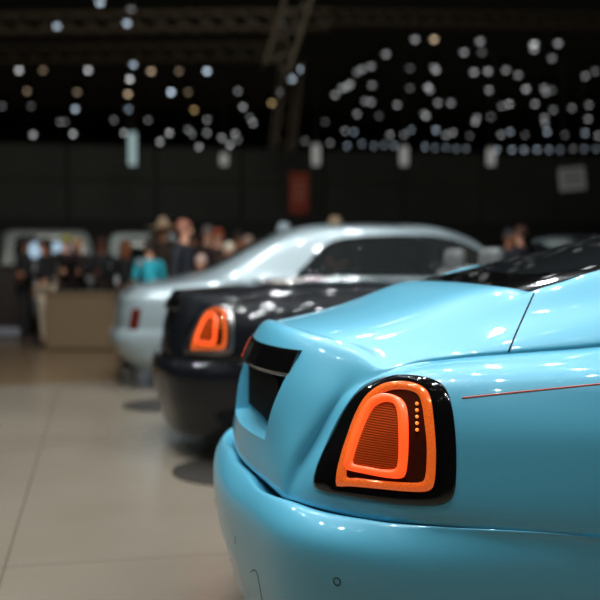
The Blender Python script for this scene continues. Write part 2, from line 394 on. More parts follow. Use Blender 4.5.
def low_rows():
    f = lambda z: z if z < 1.075 else 1.075 + (z - 1.075) * .28
    return [[(p[0], p[1], f(p[2])) for p in r] for r in coupe_rows()]
def make_coupe(name, paint, closed_roof, lamp_glow):
    root = empty(name, (0, 0, 0))
    rows = coupe_rows() if closed_roof else low_rows()
    body = shell('body', rows, paint, root)
    bvh0 = bvh_of(body)
    # plate recess and wheel arches cut out of the bodywork
    bm = bmesh.new()
    fr = [(.375, 1.0), (.370, .93), (.325, .735)]; bk = [(.36, .99), (.352, .93), (.295, .755)]
    A = [bm.verts.new((-.15, y, z)) for y, z in fr] + [bm.verts.new((-.15, -y, z)) for y, z in fr[::-1]]
    B = [bm.verts.new((.10 - (.02 if z < .8 else 0), y, z)) for y, z in bk] + [bm.verts.new((.10 - (.02 if z < .8 else 0), -y, z)) for y, z in bk[::-1]]
    bm.faces.new(A); bm.faces.new(B[::-1])
    for i in range(6): bm.faces.new((A[i], B[i], B[(i + 1) % 6], A[(i + 1) % 6]))
    cut = bm_obj('cutter', bm, None)
    boolean_cut(body, [cut] + [cyl_cutter(x, y0, y1, .38, .41) for x in (1.25, 4.35) for (y0, y1) in ((-1.2, -.70), (.70, 1.2))])
    body.data.shade_smooth()
    bm = bmesh.new(); bm.from_mesh(body.data)
    for e in bm.edges:
        if len(e.link_faces) == 2 and e.calc_face_angle(0) > math.radians(38): e.smooth = False
    bm.to_mesh(body.data); bm.free()
    bumper = open_shell('rear_bumper', bumper_rows(), paint, root)
    bv = bvh_of(body); bb = bvh_of(bumper)
    if closed_roof:
        gh = shell('roof', coupe_green(rows[-2]), ROOFB, root, 8, 6, cap_bottom=False)
    # seams
    line_on('trunk_seam', bv, [(534, 293), (529, 304), (521, 322), (514, 338), (508.5, 352)], .0026, GAP, root, -.0005)
    # chrome light bar above the plate, dark glossy
    make_plate(root, bv)
    if lamp_glow: make_lamp(root, bv)
    # coach line
    if closed_roof:
        o = line_on('coachline', bv, [(462, 398), (500, 394), (540, 390), (575, 386.5), (600, 384), (640, 380.5)], .0022, STRIPE, root, .0)
        mirror_part(o)
    # bumper details
    bm = bmesh.new(); c = on_surface(bb, 337, 581.5)
    rot = c[1].to_track_quat('Z', 'Y').to_matrix().to_4x4()
    ring = add_lathe(bm, [(.0085, -.002), (.0085, .0012), (.0105, .0012), (.0105, -.002)], 'Z', 28)
    bmesh.ops.transform(bm, matrix=Matrix.Translation(c[0]) @ rot, verts=bm.verts[:])
    mirror_part(bm_obj('parking_sensor', bm, GAP, root, True))
    mirror_part(line_on('tow_cover_seam', bb, [(250.5, 572), (254, 570), (257.5, 574), (260, 588), (262.5, 602)], .0012, GAP, root, 0))
    mirror_part(line_on('parking_sensor_seam', bb, [(235, 536), (235.3, 540), (235, 544)], .001, GAP, root, 0))
    for x in (1.25, 4.35):
        for s in (-1, 1): make_wheel(root, x, s * .835, side=s)
    return root

def make_plate(root, bv):
    # light bar: a dark glossy box with chrome rim across the boot lid above the plate
    N = 24; bm = bmesh.new(); secs = []
    for k in range(N + 1):
        y = -.362 + .724 * k / N
        pass
        def sx(z):
            h = bv.ray_cast(Vector((-1, max(-.41, min(.41, y)), z)), Vector((1, 0, 0)))
            return h[0].x
        top = sx(1.005); low = sx(1.005) - .034
        prof = [(top + .03, 1.012), (top - .004, 1.010), (top - .010, 1.003), (low - .002, .945), (low + .004, .937), (low + .08, .935)]
        secs.append([bm.verts.new((px, y, pz)) for px, pz in prof])
    for a, b in zip(secs, secs[1:]):
        for i in range(len(a)): bm.faces.new((a[i], b[i], b[(i + 1) % len(a)], a[(i + 1) % len(a)]))
    bm.faces.new(secs[0]); bm.faces.new(secs[-1][::-1])
    bar = bm_obj('plate_light_bar', bm, GLOSSB, root)
    e0 = [s.co.copy() if hasattr(s, 'co') else None for s in []]
    me = bar.data; n = 6
    def P(k, i): return me.vertices[k * n + i].co.copy()
    tube('chrome_trim', [P(k, 4) for k in range(N + 1)], .0022, CHROME, bar)
    tube('chrome_trim', [P(0, 1), P(0, 2), P(0, 3), P(0, 4)], .0016, CHROME, bar)
    tube('chrome_trim', [P(N, 1), P(N, 2), P(N, 3), P(N, 4)], .0016, CHROME, bar)
    for k in range(1, N): # studs along the top edge of the bar
        pass
    bm = bmesh.new(); add_box(bm, (.076, 0, .846), (.016, .57, .150), bevel=.004)
    bm_obj('number_plate', bm, PLATEM, root)

def make_lamp(root, bv):
    L = empty('tail_lamp', (0, 0, 0)); L.parent = root
    bz = outline(BEZEL); ln = outline(LENS); li = outline(LENS_IN); ro = outline(RING_O, 80); ri = outline(RING_I, 80); cr = sum(ri, Vector()) / len(ri); ri = [cr + (p - cr) * 1.07 for p in ri]
    ctr = sum(bz, Vector()) / len(bz)
    ctr2 = sum(ln, Vector()) / len(ln)
    P = []
    P.append(loops_panel('bezel', bv, [(bz, -.006), (bz, .001), (blend(bz, ln, .12), .004), (blend(bz, ln, .85), .004), (ln, .001)] + [(blend(ln, [ctr2] * 96, t), -.001) for t in (.25, .5, .75)], GLOSSB, L))
    P.append(loops_panel('lens', bv, [(ln, .001), (blend(ln, li, .15), .0065), (blend(ln, li, .8), .0065), (li, .002)], LAMP_RED, L, fill=False))
    c3 = sum(li, Vector()) / len(li)
    P.append(loops_panel('reflector', bv, [(li, .002)] + [(blend(li, [c3] * 96, t), .0018) for t in (.25, .5, .75)], LAMP_DK, L))
    P.append(loops_panel('light_ring', bv, [(ro, .002), (blend(ro, ri, .12), .0095), (blend(ro, ri, .88), .0095), (ri, .002)], LAMP_ON, L, fill=False))
    c4 = sum(ri, Vector()) / len(ri)
    P.append(loops_panel('louvre', bv, [(ri, .002)] + [(blend(ri, [c4] * 80, t), .003) for t in (.25, .5, .75)], LAMP_RED2, L))
    for k in range(5):
        h = on_surface(bv, 417.5, 404 + 6.5 * k)
        bm = bmesh.new(); add_sphere(bm, h[0] + h[1] * .004, (.0042,) * 3, 10); P.append(bm_obj('bulb', bm, LAMP_BULB, L, True))
    M = empty('tail_lamp', (0, 0, 0)); M.parent = root
    for p in P: mirror_part(p).parent = M
def banded():
    m = mat('lamp_louvre', (0.16, 0.02, 0.005), 0.15, 0, 1.0, 0.02, emis=(1.0, .09, .01), es=.10)
    nt = m.node_tree; b = nt.nodes['Principled BSDF']
    tc = nt.nodes.new('ShaderNodeTexCoord'); w = nt.nodes.new('ShaderNodeTexWave'); w.bands_direction = 'Z'; w.inputs['Scale'].default_value = 55
    r = nt.nodes.new('ShaderNodeValToRGB'); r.color_ramp.elements[0].color = (.05, .006, .002, 1); r.color_ramp.elements[1].color = (.45, .06, .01, 1)
    nt.links.new(tc.outputs['Object'], w.inputs['Vector']); nt.links.new(w.outputs['Fac'], r.inputs['Fac']); nt.links.new(r.outputs['Color'], b.inputs['Base Color'])
    return m
LAMP_RED2 = banded()

blue = make_coupe('car', BLUE, True, True)
tag(blue, 'light blue coupe with black roof, rear corner with lit orange tail lamp, in the foreground', 'car', None)
#@@PART2
def rgb(r, g, b):                         # sRGB 0-255 -> linear
    f = lambda c: (c / 255 / 12.92) if c <= 10 else ((c / 255 + .055) / 1.055) ** 2.4
    return (f(r), f(g), f(b))
# ---------------- second car: black open-top coupe with a wooden deck
black = make_coupe('car', BLACKP, False, True)
black.location = (0, 3.87, 0)
tag(black, 'black open-top car with wooden deck and lit orange tail lamp, the middle one of three', 'car')
WOOD = mat('deck_wood', rgb(122, 82, 48), 0.35, 0, .6, .06)
def woodify(m):
    nt = m.node_tree; b = nt.nodes['Principled BSDF']; tc = nt.nodes.new('ShaderNodeTexCoord'); w = nt.nodes.new('ShaderNodeTexWave')
    w.bands_direction = 'Y'; w.inputs['Scale'].default_value = 9; w.inputs['Distortion'].default_value = 3
    r = nt.nodes.new('ShaderNodeValToRGB'); r.color_ramp.elements[0].color = (*rgb(104, 66, 38), 1); r.color_ramp.elements[1].color = (*rgb(150, 106, 66), 1)
    nt.links.new(tc.outputs['Object'], w.inputs['Vector']); nt.links.new(w.outputs['Fac'], r.inputs['Fac']); nt.links.new(r.outputs['Color'], b.inputs['Base Color'])
woodify(WOOD)
def black_extras(root):
    rows = low_rows(); Ra = rows[-2]
    # wooden tonneau panel behind the seats
    half = Ra[:9]
    bm = bmesh.new(); n = len(half); g = []
    for p in half:
        ring = []
        for s in (-1, -.5, 0, .5, 1):
            ring.append(bm.verts.new((p[0] + .012, p[1] * -s * .985, p[2] + .004 + .018 * (1 - s * s) * abs(p[1]))))
        g.append(ring)
    for a, b in zip(g[1:], g[2:]):
        for k in range(4): bm.faces.new((a[k], a[k + 1], b[k + 1], b[k]))
    r = bmesh.ops.extrude_face_region(bm, geom=bm.faces[:])
    bmesh.ops.translate(bm, vec=(0, 0, -.02), verts=[v for v in r['geom'] if isinstance(v, bmesh.types.BMVert)])
    bm_obj('wooden_deck', bm, WOOD, root, True)['label'] = 'polished brown wooden deck'
    ring = full_ring(Ra)
    tube('chrome_trim', [Vector(p) + Vector((0, 0, .004)) for p in full_ring(Ra)], .009, CHROME, root, closed=True)
    for s in (-1, 1):
        bm = bmesh.new()
        add_box(bm, (2.35, s * .36, .92), (.22, .50, .60), rot=Matrix.Rotation(math.radians(-12), 4, 'Y'), bevel=.06)
        add_box(bm, (2.75, s * .36, .70), (.60, .50, .20), bevel=.06)
        st = bm_obj('seat', bm, SEATL, root, True)
        bm = bmesh.new(); add_box(bm, (2.27, s * .36, 1.26), (.10, .28, .18), bevel=.045); bm_obj('headrest', bm, SEATL, st, True)
    # windscreen frame and glass
    pts = [(3.62, -.60, 1.06), (3.30, -.57, 1.22), (3.02, -.52, 1.40), (2.98, -.40, 1.43), (2.96, 0, 1.44), (2.98, .40, 1.43), (3.02, .52, 1.40), (3.30, .57, 1.22), (3.62, .60, 1.06)]
    f = tube('windscreen_frame', open_spline(pts, 6), .018, GLOSSB, root)
    bm = bmesh.new(); vs = [bm.verts.new(p) for p in [(3.62, -.60, 1.06), (3.02, -.52, 1.40), (2.96, 0, 1.43), (3.02, .52, 1.40), (3.62, .60, 1.06), (3.75, 0, 1.06)]]; bm.faces.new(vs)
    bm_obj('glass', bm, CLEARG, f)
SEATL = mat('pale_leather', rgb(98, 100, 98), .6)
black_extras(black)
# a chrome surround frames the lamp of the black car
for ch in list(black.children):
    if ch.name.startswith('tail_lamp'):
        for b in ch.children:
            if b.name.startswith('bezel'): b.data = b.data.copy(); b.data.materials.clear(); b.data.materials.append(CHROMED); b['label'] = 'brushed chrome lamp surround'

# ---------------- third car: tall silver-white saloon
def saloon_rows(z_off=0.0, L=5.75):
    X0 = -.33
    cols = [(0, 0), (.02, -.40), (.05, -.66), (.14, -.84), (.38, -.955), (1.0, -1.0), (1.9, -1.01), (2.9, -1.01), (3.9, -1.0), (4.7, -.98), (5.25, -.90), (5.52, -.72), (5.66, -.42), (5.70, 0)]
    def ring(z, rx, ky, zf=None):
        r = []
        for i, (x, y) in enumerate(cols):
            t = max(0, 1 - x / 1.2); tf = max(0, (x - 4.6) / 1.1)
            zz = z if zf is None else z + (zf - z) * min(1, max(0, (x - .6) / 3.5))
            r.append((X0 + x + rx * t - .5 * rx * tf, y * ky, zz))
        return r
    rows = [ring(.20, .22, .90), ring(.30, .10, .96), ring(.42, .02, .992), ring(.50, .0, 1.0), ring(.56, .025, .998), ring(.61, .055, .992), ring(.72, .065, .992), ring(.83, .085, .985), ring(.91, .11, .97, .98), ring(.965, .18, .935, 1.04)]
    deck = [(.28, 0), (.29, -.36), (.31, -.58), (.38, -.74), (.58, -.84), (1.05, -.88), (1.9, -.90), (2.9, -.90), (3.75, -.88), (4.3, -.80), (4.85, -.68), (5.2, -.50), (5.32, -.26), (5.34, 0)]
    zd = [1.02, 1.018, 1.014, 1.01, 1.02, 1.05, 1.07, 1.07, 1.08, 1.08, 1.07, 1.06, 1.07, 1.08]
    rows.append([(X0 + x, y, z) for (x, y), z in zip(deck, zd)])
    base = [(.86, 0), (.87, -.34), (.89, -.54), (.95, -.68), (1.08, -.79), (1.4, -.83), (2.1, -.85), (2.95, -.85), (3.7, -.82), (4.15, -.72), (4.42, -.56), (4.56, -.38), (4.62, -.20), (4.64, 0)]
    zb = [1.13, 1.125, 1.12, 1.115, 1.115, 1.12, 1.12, 1.12, 1.11, 1.11, 1.115, 1.12, 1.125, 1.13]
    rows.append([(X0 + x, y, z) for (x, y), z in zip(base, zb)])
    g1 = [(1.30, 0), (1.31, -.32), (1.33, -.50), (1.37, -.62), (1.46, -.70), (1.66, -.75), (2.2, -.775), (2.95, -.775), (3.55, -.74), (3.88, -.65), (4.10, -.50), (4.20, -.34), (4.25, -.18), (4.26, 0)]
    rows.append([(X0 + x, y, 1.33) for (x, y) in g1])
    g2 = [(1.78, 0), (1.79, -.28), (1.81, -.44), (1.85, -.55), (1.92, -.62), (2.08, -.665), (2.4, -.685), (2.95, -.685), (3.35, -.65), (3.55, -.57), (3.68, -.44), (3.76, -.30), (3.80, -.15), (3.81, 0)]
    rows.append([(X0 + x, y, 1.555) for (x, y) in g2])
    g3 = [(2.1, 0), (2.11, -.24), (2.13, -.36), (2.17, -.46), (2.23, -.52), (2.35, -.56), (2.6, -.575), (2.95, -.575), (3.15, -.54), (3.28, -.47), (3.36, -.36), (3.42, -.24), (3.45, -.12), (3.46, 0)]
    rows.append([(X0 + x, y, 1.635 - .02 * (abs(y) > .5)) for (x, y) in g3])
    g4 = [(2.5, 0), (2.505, -.1), (2.52, -.16), (2.54, -.21), (2.58, -.24), (2.64, -.26), (2.75, -.27), (2.9, -.27), (2.98, -.25), (3.03, -.21), (3.07, -.16), (3.09, -.1), (3.1, -.05), (3.1, 0)]
    rows.append([(X0 + x, y, 1.655) for (x, y) in g4])
    return rows
def prism_y(outl, y0, y1):
    bm = bmesh.new(); A = [bm.verts.new((x, y0, z)) for x, z in outl]; B = [bm.verts.new((x, y1, z)) for x, z in outl]
    bm.faces.new(A); bm.faces.new(B[::-1]); n = len(A)
    for i in range(n): bm.faces.new((A[i], B[i], B[(i + 1) % n], A[(i + 1) % n]))
    return bm_obj('cutter', bm, None)
def prism_x(outl, x0, x1):
    bm = bmesh.new(); A = [bm.verts.new((x0, y, z)) for y, z in outl]; B = [bm.verts.new((x1, y, z)) for y, z in outl]
    bm.faces.new(A); bm.faces.new(B[::-1]); n = len(A)
    for i in range(n): bm.faces.new((A[i], B[i], B[(i + 1) % n], A[(i + 1) % n]))
    return bm_obj('cutter', bm, None)
def finish_body(body):
    body.data.shade_smooth(); bm = bmesh.new(); bm.from_mesh(body.data)
    for e in bm.edges:
        if len(e.link_faces) == 2 and e.calc_face_angle(0) > math.radians(38): e.smooth = False
    bm.to_mesh(body.data); bm.free()
def patch_y(name, bvh, outl, side, lift, material, parent, n=10):
    """pane following the body side inside an (x, z) outline"""
    P = outl; c = Vector((sum(p[0] for p in P) / len(P), 0, sum(p[1] for p in P) / len(P)))
    bm = bmesh.new(); rings = []
    for t in [1, .8, .6, .4, .2]:
        ring = []
        for (x, z) in P:
            X = c.x + (x - c.x) * t; Z = c.z + (z - c.z) * t
            h = bvh.ray_cast(Vector((X, side * 3, Z)), Vector((0, -side, 0)))
            y = h[0].y if h[0] else side * .7
            ring.append(bm.verts.new((X, y + side * lift, Z)))
        rings.append(ring)
    m = len(P)
    for a, b in zip(rings, rings[1:]):
        for k in range(m): bm.faces.new((a[k], a[(k + 1) % m], b[(k + 1) % m], b[k]))
    bm.faces.new(rings[-1])
    return bm_obj(name, bm, material, parent, True)
def patch_x(name, bvh, outl, sgn, lift, material, parent):
    P = outl; cy = sum(p[0] for p in P) / len(P); cz = sum(p[1] for p in P) / len(P)
    bm = bmesh.new(); rings = []
    for t in [1, .8, .6, .4, .2]:
        ring = []
        for (y, z) in P:
            Y = cy + (y - cy) * t; Z = cz + (z - cz) * t
            h = bvh.ray_cast(Vector((sgn * 10, Y, Z)), Vector((-sgn, 0, 0)))
            x = h[0].x if h[0] else 0
            ring.append(bm.verts.new((x + sgn * lift, Y, Z)))
        rings.append(ring)
    m = len(P)
    for a, b in zip(rings, rings[1:]):
        for k in range(m): bm.faces.new((a[k], a[(k + 1) % m], b[(k + 1) % m], b[k]))
    bm.faces.new(rings[-1])
    return bm_obj(name, bm, material, parent, True)
def sm(outl, n=5):
    return [(p.x, p.y) for p in cubic_closed([(a, b, 0) for a, b in outl], n)]
def make_saloon(name, paint):
    root = empty(name)
    rows = saloon_rows()
    body = shell('body', rows, paint, root, 5, 5)
    bv = bvh_of(body)
    Wd = sm([(1.52, 1.115), (1.62, 1.22), (1.76, 1.36), (1.92, 1.465), (2.2, 1.515), (2.7, 1.53), (3.1, 1.515), (3.4, 1.44), (3.68, 1.30), (3.95, 1.13), (3.7, 1.10), (2.7, 1.10), (1.8, 1.10)])
    Rw = sm([(-.46, 1.17), (-.40, 1.48), (0, 1.52), (.40, 1.48), (.46, 1.17), (0, 1.15)])
    panes = [patch_y('side_window', bv, Wd, s, -.012, CLEARG, root) for s in (-1, 1)]
    panes.append(patch_x('rear_window', bv, Rw, -1, .003, WINGLASS, root))
    Fw = sm([(-.58, 1.16), (-.46, 1.46), (0, 1.50), (.46, 1.46), (.58, 1.16), (0, 1.15)])
    panes.append(patch_x('windscreen', bv, Fw, 1, -.01, CLEARG, root))
    bm = bmesh.new()
    vs = []
    for (x0, x1, y, z) in ((1.25, 4.1, .74, .55), (1.25, 4.1, .78, 1.1), (1.85, 3.22, .60, 1.52)):
        vs.append([bm.verts.new(p) for p in ((x0, -y, z), (x1, -y, z), (x1, y, z), (x0, y, z))])
    bm.faces.new(vs[0]); bm.faces.new(vs[2][::-1])
    for a, b in zip(vs, vs[1:]):
        for k in range(4): bm.faces.new((a[k], a[(k + 1) % 4], b[(k + 1) % 4], b[k]))
    cab = bm_obj('cutter', bm, None)
    boolean_cut(body, [cab, prism_y(Wd, -1.3, 1.3), prism_x(Fw, 3.3, 4.28)] + [cyl_cutter(x, y0, y1, .40, .44) for x in (.98, 4.55) for (y0, y1) in ((-1.2, -.74), (.74, 1.2))])
    finish_body(body)
    for s in (-1, 1):
        w = patch_y('tail_lamp', bv, [(-.165, .795), (-.09, .80), (-.10, .60), (-.19, .59)] if False else [(-.105, .80), (-.02, .80), (-.055, .595), (-.14, .595)], s, .006, LAMP_OFF, root)
        w['label'] = 'dark red unlit lamp'
    for s in (-1, 1):
        for x in (1.75, 3.0):
            bm = bmesh.new(); add_box(bm, (x + .15, s * .38, .95), (.18, .54, .62), rot=Matrix.Rotation(math.radians(-12), 4, 'Y'), bevel=.07); add_box(bm, (x + .5, s * .38, .68), (.55, .54, .2), bevel=.06)
            st = bm_obj('seat', bm, SEATL, root, True)
            bm = bmesh.new(); add_box(bm, (x + .07, s * .38, 1.33), (.11, .30, .20), bevel=.05); bm_obj('headrest', bm, SEATL, st, True)
    bm = bmesh.new(); add_box(bm, (3.85, 0, 1.0), (.4, 1.4, .2), bevel=.05); bm_obj('dashboard', bm, SATINB, root, True)
    tube('chrome_trim', [Vector((-.02, s * 0, 0)) for s in ()] or [(x, -0.865, 1.095) for x in (1.5, 2.2, 3.0, 3.7)], .009, CHROME, root)
    tube('chrome_trim', [(x, 0.865, 1.095) for x in (1.5, 2.2, 3.0, 3.7)], .009, CHROME, root)
    for s in (-1, 1):
        h = bv.ray_cast(Vector((2.0, s * 3, .86)), Vector((0, -s, 0)))[0]
        for x in (1.95, 2.25):
            bm = bmesh.new(); add_box(bm, (x, h.y + s * .018, .90), (.20, .02, .028), bevel=.008); bm_obj('door_handle', bm, CHROME, root)
    for x in (.98, 4.55):
        for s in (-1, 1): make_wheel(root, x, s * .86, .39, s)
    for s in (-1, 1):
        bm = bmesh.new(); add_cyl(bm, (-.02, s * .55, .22), (-.20, s * .55, .22), .045, seg=20); bm_obj('exhaust_pipe', bm, SATINB, root, True)
    return root
silver = make_saloon('car', WHITEP)
silver.location = (0, 7.55, 0)
tag(silver, 'silvery white saloon with high arched roof and dark red lamp, beyond the black car', 'car')

rf = [c for c in blue.children if c.name.startswith('roof')][0]
bvr = bvh_of(rf)
patch_x('rear_window', bvr, sm([(-.40, 1.235), (-.33, 1.385), (0, 1.41), (.33, 1.385), (.40, 1.235), (0, 1.225)]), -1, .003, WINGLASS, blue)
SW = sm([(1.75, 1.22), (2.0, 1.38), (2.5, 1.42), (3.0, 1.38), (3.4, 1.16), (2.8, 1.12), (2.1, 1.16)])
for sd in (-1, 1): patch_y('side_window', bvr, SW, sd, .003, WINGLASS, blue)
# ---------------- tall estate vehicles at the far stand
def make_suv(name, paint):
    root = empty(name)
    cols = [(0, 0), (.0, -.5), (.04, -.78), (.16, -.94), (.6, -1.0), (1.6, -1.0), (2.8, -1.0), (4.0, -1.0), (4.7, -.96), (5.1, -.82), (5.24, -.5), (5.27, 0)]
    def ring(z, k, x0=0.0, x1=0.0, zf=None):
        return [(min(x, 5.27) * (5.27 - x0 - x1) / 5.27 + x0, y * k, z) for x, y in cols]
    rows = [ring(.28, .90, .12, .1), ring(.42, .98, .02, .02), ring(.55, 1, 0, 0), ring(.70, .995, .03, .02), ring(.90, .985, .06, .05), ring(1.06, .97, .10, .10), ring(1.16, .93, .16, .55), ring(1.22, .88, .20, 1.15),
            ring(1.50, .82, .34, 1.55), ring(1.74, .75, .50, 1.95), ring(1.82, .62, .75, 2.2), ring(1.84, .35, 1.3, 2.6)]
    body = shell('body', rows, paint, root, 4, 4)
    bv = bvh_of(body)
    F = sm([(-.70, 1.27), (-.60, 1.66), (0, 1.70), (.60, 1.66), (.70, 1.27), (0, 1.25)], 3)
    patch_x('rear_window', bv, F, -1, .004, WINGLASS, root); patch_x('windscreen', bv, F, 1, .004, WINGLASS, root)
    S = sm([(.75, 1.30), (.95, 1.64), (1.8, 1.68), (2.7, 1.66), (3.5, 1.30), (2.2, 1.27)], 3)
    for s in (-1, 1): patch_y('side_window', bv, S, s, .004, WINGLASS, root)
    boolean_cut(body, [cyl_cutter(x, y0, y1, .40, .44) for x in (1.0, 4.3) for (y0, y1) in ((-1.2, -.74), (.74, 1.2))])
    finish_body(body)
    for s in (-1, 1):
        bm = bmesh.new(); add_box(bm, (.03, s * .80, .90), (.06, .14, .26), bevel=.02); bm_obj('tail_lamp', bm, LAMP_OFF, root, True)
    bm = bmesh.new(); add_box(bm, (.05, 0, .80), (.02, .52, .12), bevel=.005); bm_obj('number_plate', bm, SATINB, root)
    for x in (1.0, 4.3):
        for s in (-1, 1): make_wheel(root, x, s * .85, .39, s)
    return root
SUVP = mat('grey_paint', rgb(135, 138, 136), .35, .1, .8, .06)
def ground(u, depth):
    p = CAM + ray(u, 261) * depth; return (p.x, p.y)
g = ground(53, 17.6)
suv = make_suv('car', SUVP); suv.location = (g[0], g[1], 0); suv.rotation_euler.z = math.radians(100)
tag(suv, 'grey tall estate car with bright reflections in its dark rear window, at the far left', 'car')
WHITE2 = mat('white_paint', rgb(175, 182, 182), .35, 0, .8, .06)
g = ground(152, 19.5)
suv2 = make_suv('car', WHITE2); suv2.location = (g[0], g[1], 0); suv2.rotation_euler.z = math.radians(92)
tag(suv2, 'white tall car behind the woman with brown hair and the person in turquoise', 'car')

# ---------------- hall
def floor_mat():
    m = mat('stand_floor', rgb(176, 166, 150), .24, 0, spec=.55)
    nt = m.node_tree; b = nt.nodes['Principled BSDF']
    geo = nt.nodes.new('ShaderNodeNewGeometry'); sx = nt.nodes.new('ShaderNodeSeparateXYZ'); nt.links.new(geo.outputs['Position'], sx.inputs[0])
    def mth(op, a, bb=None, c=None):
        n = nt.nodes.new('ShaderNodeMath'); n.operation = op
        for i, v in enumerate((a, bb, c)):
            if v is None: continue
            if isinstance(v, (int, float)): n.inputs[i].default_value = v
            else: nt.links.new(v, n.inputs[i])
        return n.outputs[0]
    def seam(co, off, step):
        t = mth('DIVIDE', mth('SUBTRACT', co, off), step)
        d = mth('ABSOLUTE', mth('SUBTRACT', t, mth('ROUND', t)))
        return mth('LESS_THAN', d, .0045 / step)
    sm_ = mth('MAXIMUM', seam(sx.outputs[0], -.82, 3.0), seam(sx.outputs[1], 1.14, 3.0))
    n = nt.nodes.new('ShaderNodeTexNoise'); n.inputs['Scale'].default_value = .55; n.inputs['Detail'].default_value = 5; nt.links.new(geo.outputs['Position'], n.inputs['Vector'])
    r = nt.nodes.new('ShaderNodeValToRGB'); r.color_ramp.elements[0].color = (*rgb(116, 106, 92), 1); r.color_ramp.elements[1].color = (*rgb(132, 123, 109), 1)
    r.color_ramp.elements[0].position = .3; r.color_ramp.elements[1].position = .7
    nt.links.new(n.outputs['Fac'], r.inputs['Fac'])
    mx = nt.nodes.new('ShaderNodeMix'); mx.data_type = 'RGBA'; nt.links.new(sm_, mx.inputs['Factor']); nt.links.new(r.outputs['Color'], mx.inputs['A']); mx.inputs['B'].default_value = (*rgb(94, 85, 73), 1)
    far = mth('GREATER_THAN', mth('ADD', sx.outputs[1], mth('MULTIPLY', sx.outputs[0], -.2)), 7.6)
    m2 = nt.nodes.new('ShaderNodeMix'); m2.data_type = 'RGBA'; nt.links.new(far, m2.inputs['Factor']); nt.links.new(mx.outputs['Result'], m2.inputs['A']); m2.inputs['B'].default_value = (*rgb(112, 92, 68), 1)
    nt.links.new(m2.outputs['Result'], b.inputs['Base Color'])
    return m
def plane_box(name, x0, x1, y0, y1, z0, z1, m):
    bm = bmesh.new(); add_box(bm, ((x0 + x1) / 2, (y0 + y1) / 2, (z0 + z1) / 2), (x1 - x0, y1 - y0, z1 - z0)); o = bm_obj(name, bm, m); return struct(o)
HALLF = noisy(mat('hall_carpet', rgb(70, 62, 54), .9), rgb(60, 54, 46), 3, 4, .5)
plane_box('floor', -40, 60, -14, 95, -.12, 0, floor_mat())
DARKP = mat('hall_dark', rgb(66, 68, 56), .9)
plane_box('ceiling', -40, 60, -14, 95, 13.0, 13.2, DARKP)
plane_box('wall_left', -40.2, -40, -14, 95, 0, 13, DARKP)
plane_box('wall_right', 60, 60.2, -14, 95, 0, 13, DARKP)
plane_box('wall_back', -40, 60, 95, 95.2, 0, 13, DARKP)
plane_box('wall_front', -40, 60, -14.2, -14, 0, 13, DARKP)
# partition of grey panels behind the stands
PANEL = noisy(mat('partition_panel', rgb(62, 60, 54), .7), rgb(52, 51, 46), .4, 3, .5)
part = empty('partition_wall', (0, 31, 0)); part['kind'] = 'structure'
for k in range(26):
    bm = bmesh.new(); add_box(bm, (-26 + k * 2.9, 0, 2.55), (2.84, .12, 5.1), bevel=.01); o = bm_obj('panel', bm, PANEL, part)
bm = bmesh.new(); add_box(bm, (9, -.1, 3.98), (80, .1, .10)); bm_obj('rail', bm, DARKP, part)
fas = plane_box('trim_1', -30, 50, 25.0, 25.2, 0, 2.42, mat('dark_fascia', rgb(14, 14, 12), .8))

# counters
TAN = mat('tan_laminate', rgb(112, 92, 66), .5); DKBR = mat('dark_brown_laminate', rgb(44, 36, 30), .5); PLNTH = mat('pale_plinth', rgb(150, 155, 165), .4)
def counter(label, u0, u1, depth, h, body, plinth=None, group=None):
    a = Vector((*ground(u0, depth), 0)); b = Vector((*ground(u1, depth), 0)); c = (a + b) / 2; w = (b - a).length
    e = empty('counter', (c.x, c.y + .3, 0), math.atan2((b - a).y, (b - a).x))
    bm = bmesh.new(); add_box(bm, (0, 0, h / 2), (w, .6, h - .04), bevel=.01); bm_obj('body', bm, body, e)
    bm = bmesh.new(); add_box(bm, (0, 0, h), (w + .04, .66, .035), bevel=.008); bm_obj('worktop', bm, body, e)
    if plinth:
        bm = bmesh.new(); add_box(bm, (0, -.33, .10), (w, .05, .14), bevel=.01); bm_obj('plinth', bm, plinth, e)
    tag(e, label, 'counter'); return e
counter('tan reception counter beside the silver saloon, standing on the pale floor', 49, 119, 14.1, .80, TAN)
counter('dark brown counter with a pale plinth, at the far left behind the person in black', -60, 27, 16.4, 1.18, DKBR, PLNTH)

# dark round plates in the floor, with faint rings
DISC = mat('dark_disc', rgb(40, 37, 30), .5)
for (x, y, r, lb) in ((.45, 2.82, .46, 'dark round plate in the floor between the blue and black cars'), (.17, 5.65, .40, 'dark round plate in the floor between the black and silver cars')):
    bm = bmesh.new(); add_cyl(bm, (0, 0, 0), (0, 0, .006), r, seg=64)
    tag(bm_obj('floor_plate', bm, DISC, loc=(x, y, 0)), lb, 'floor plate')

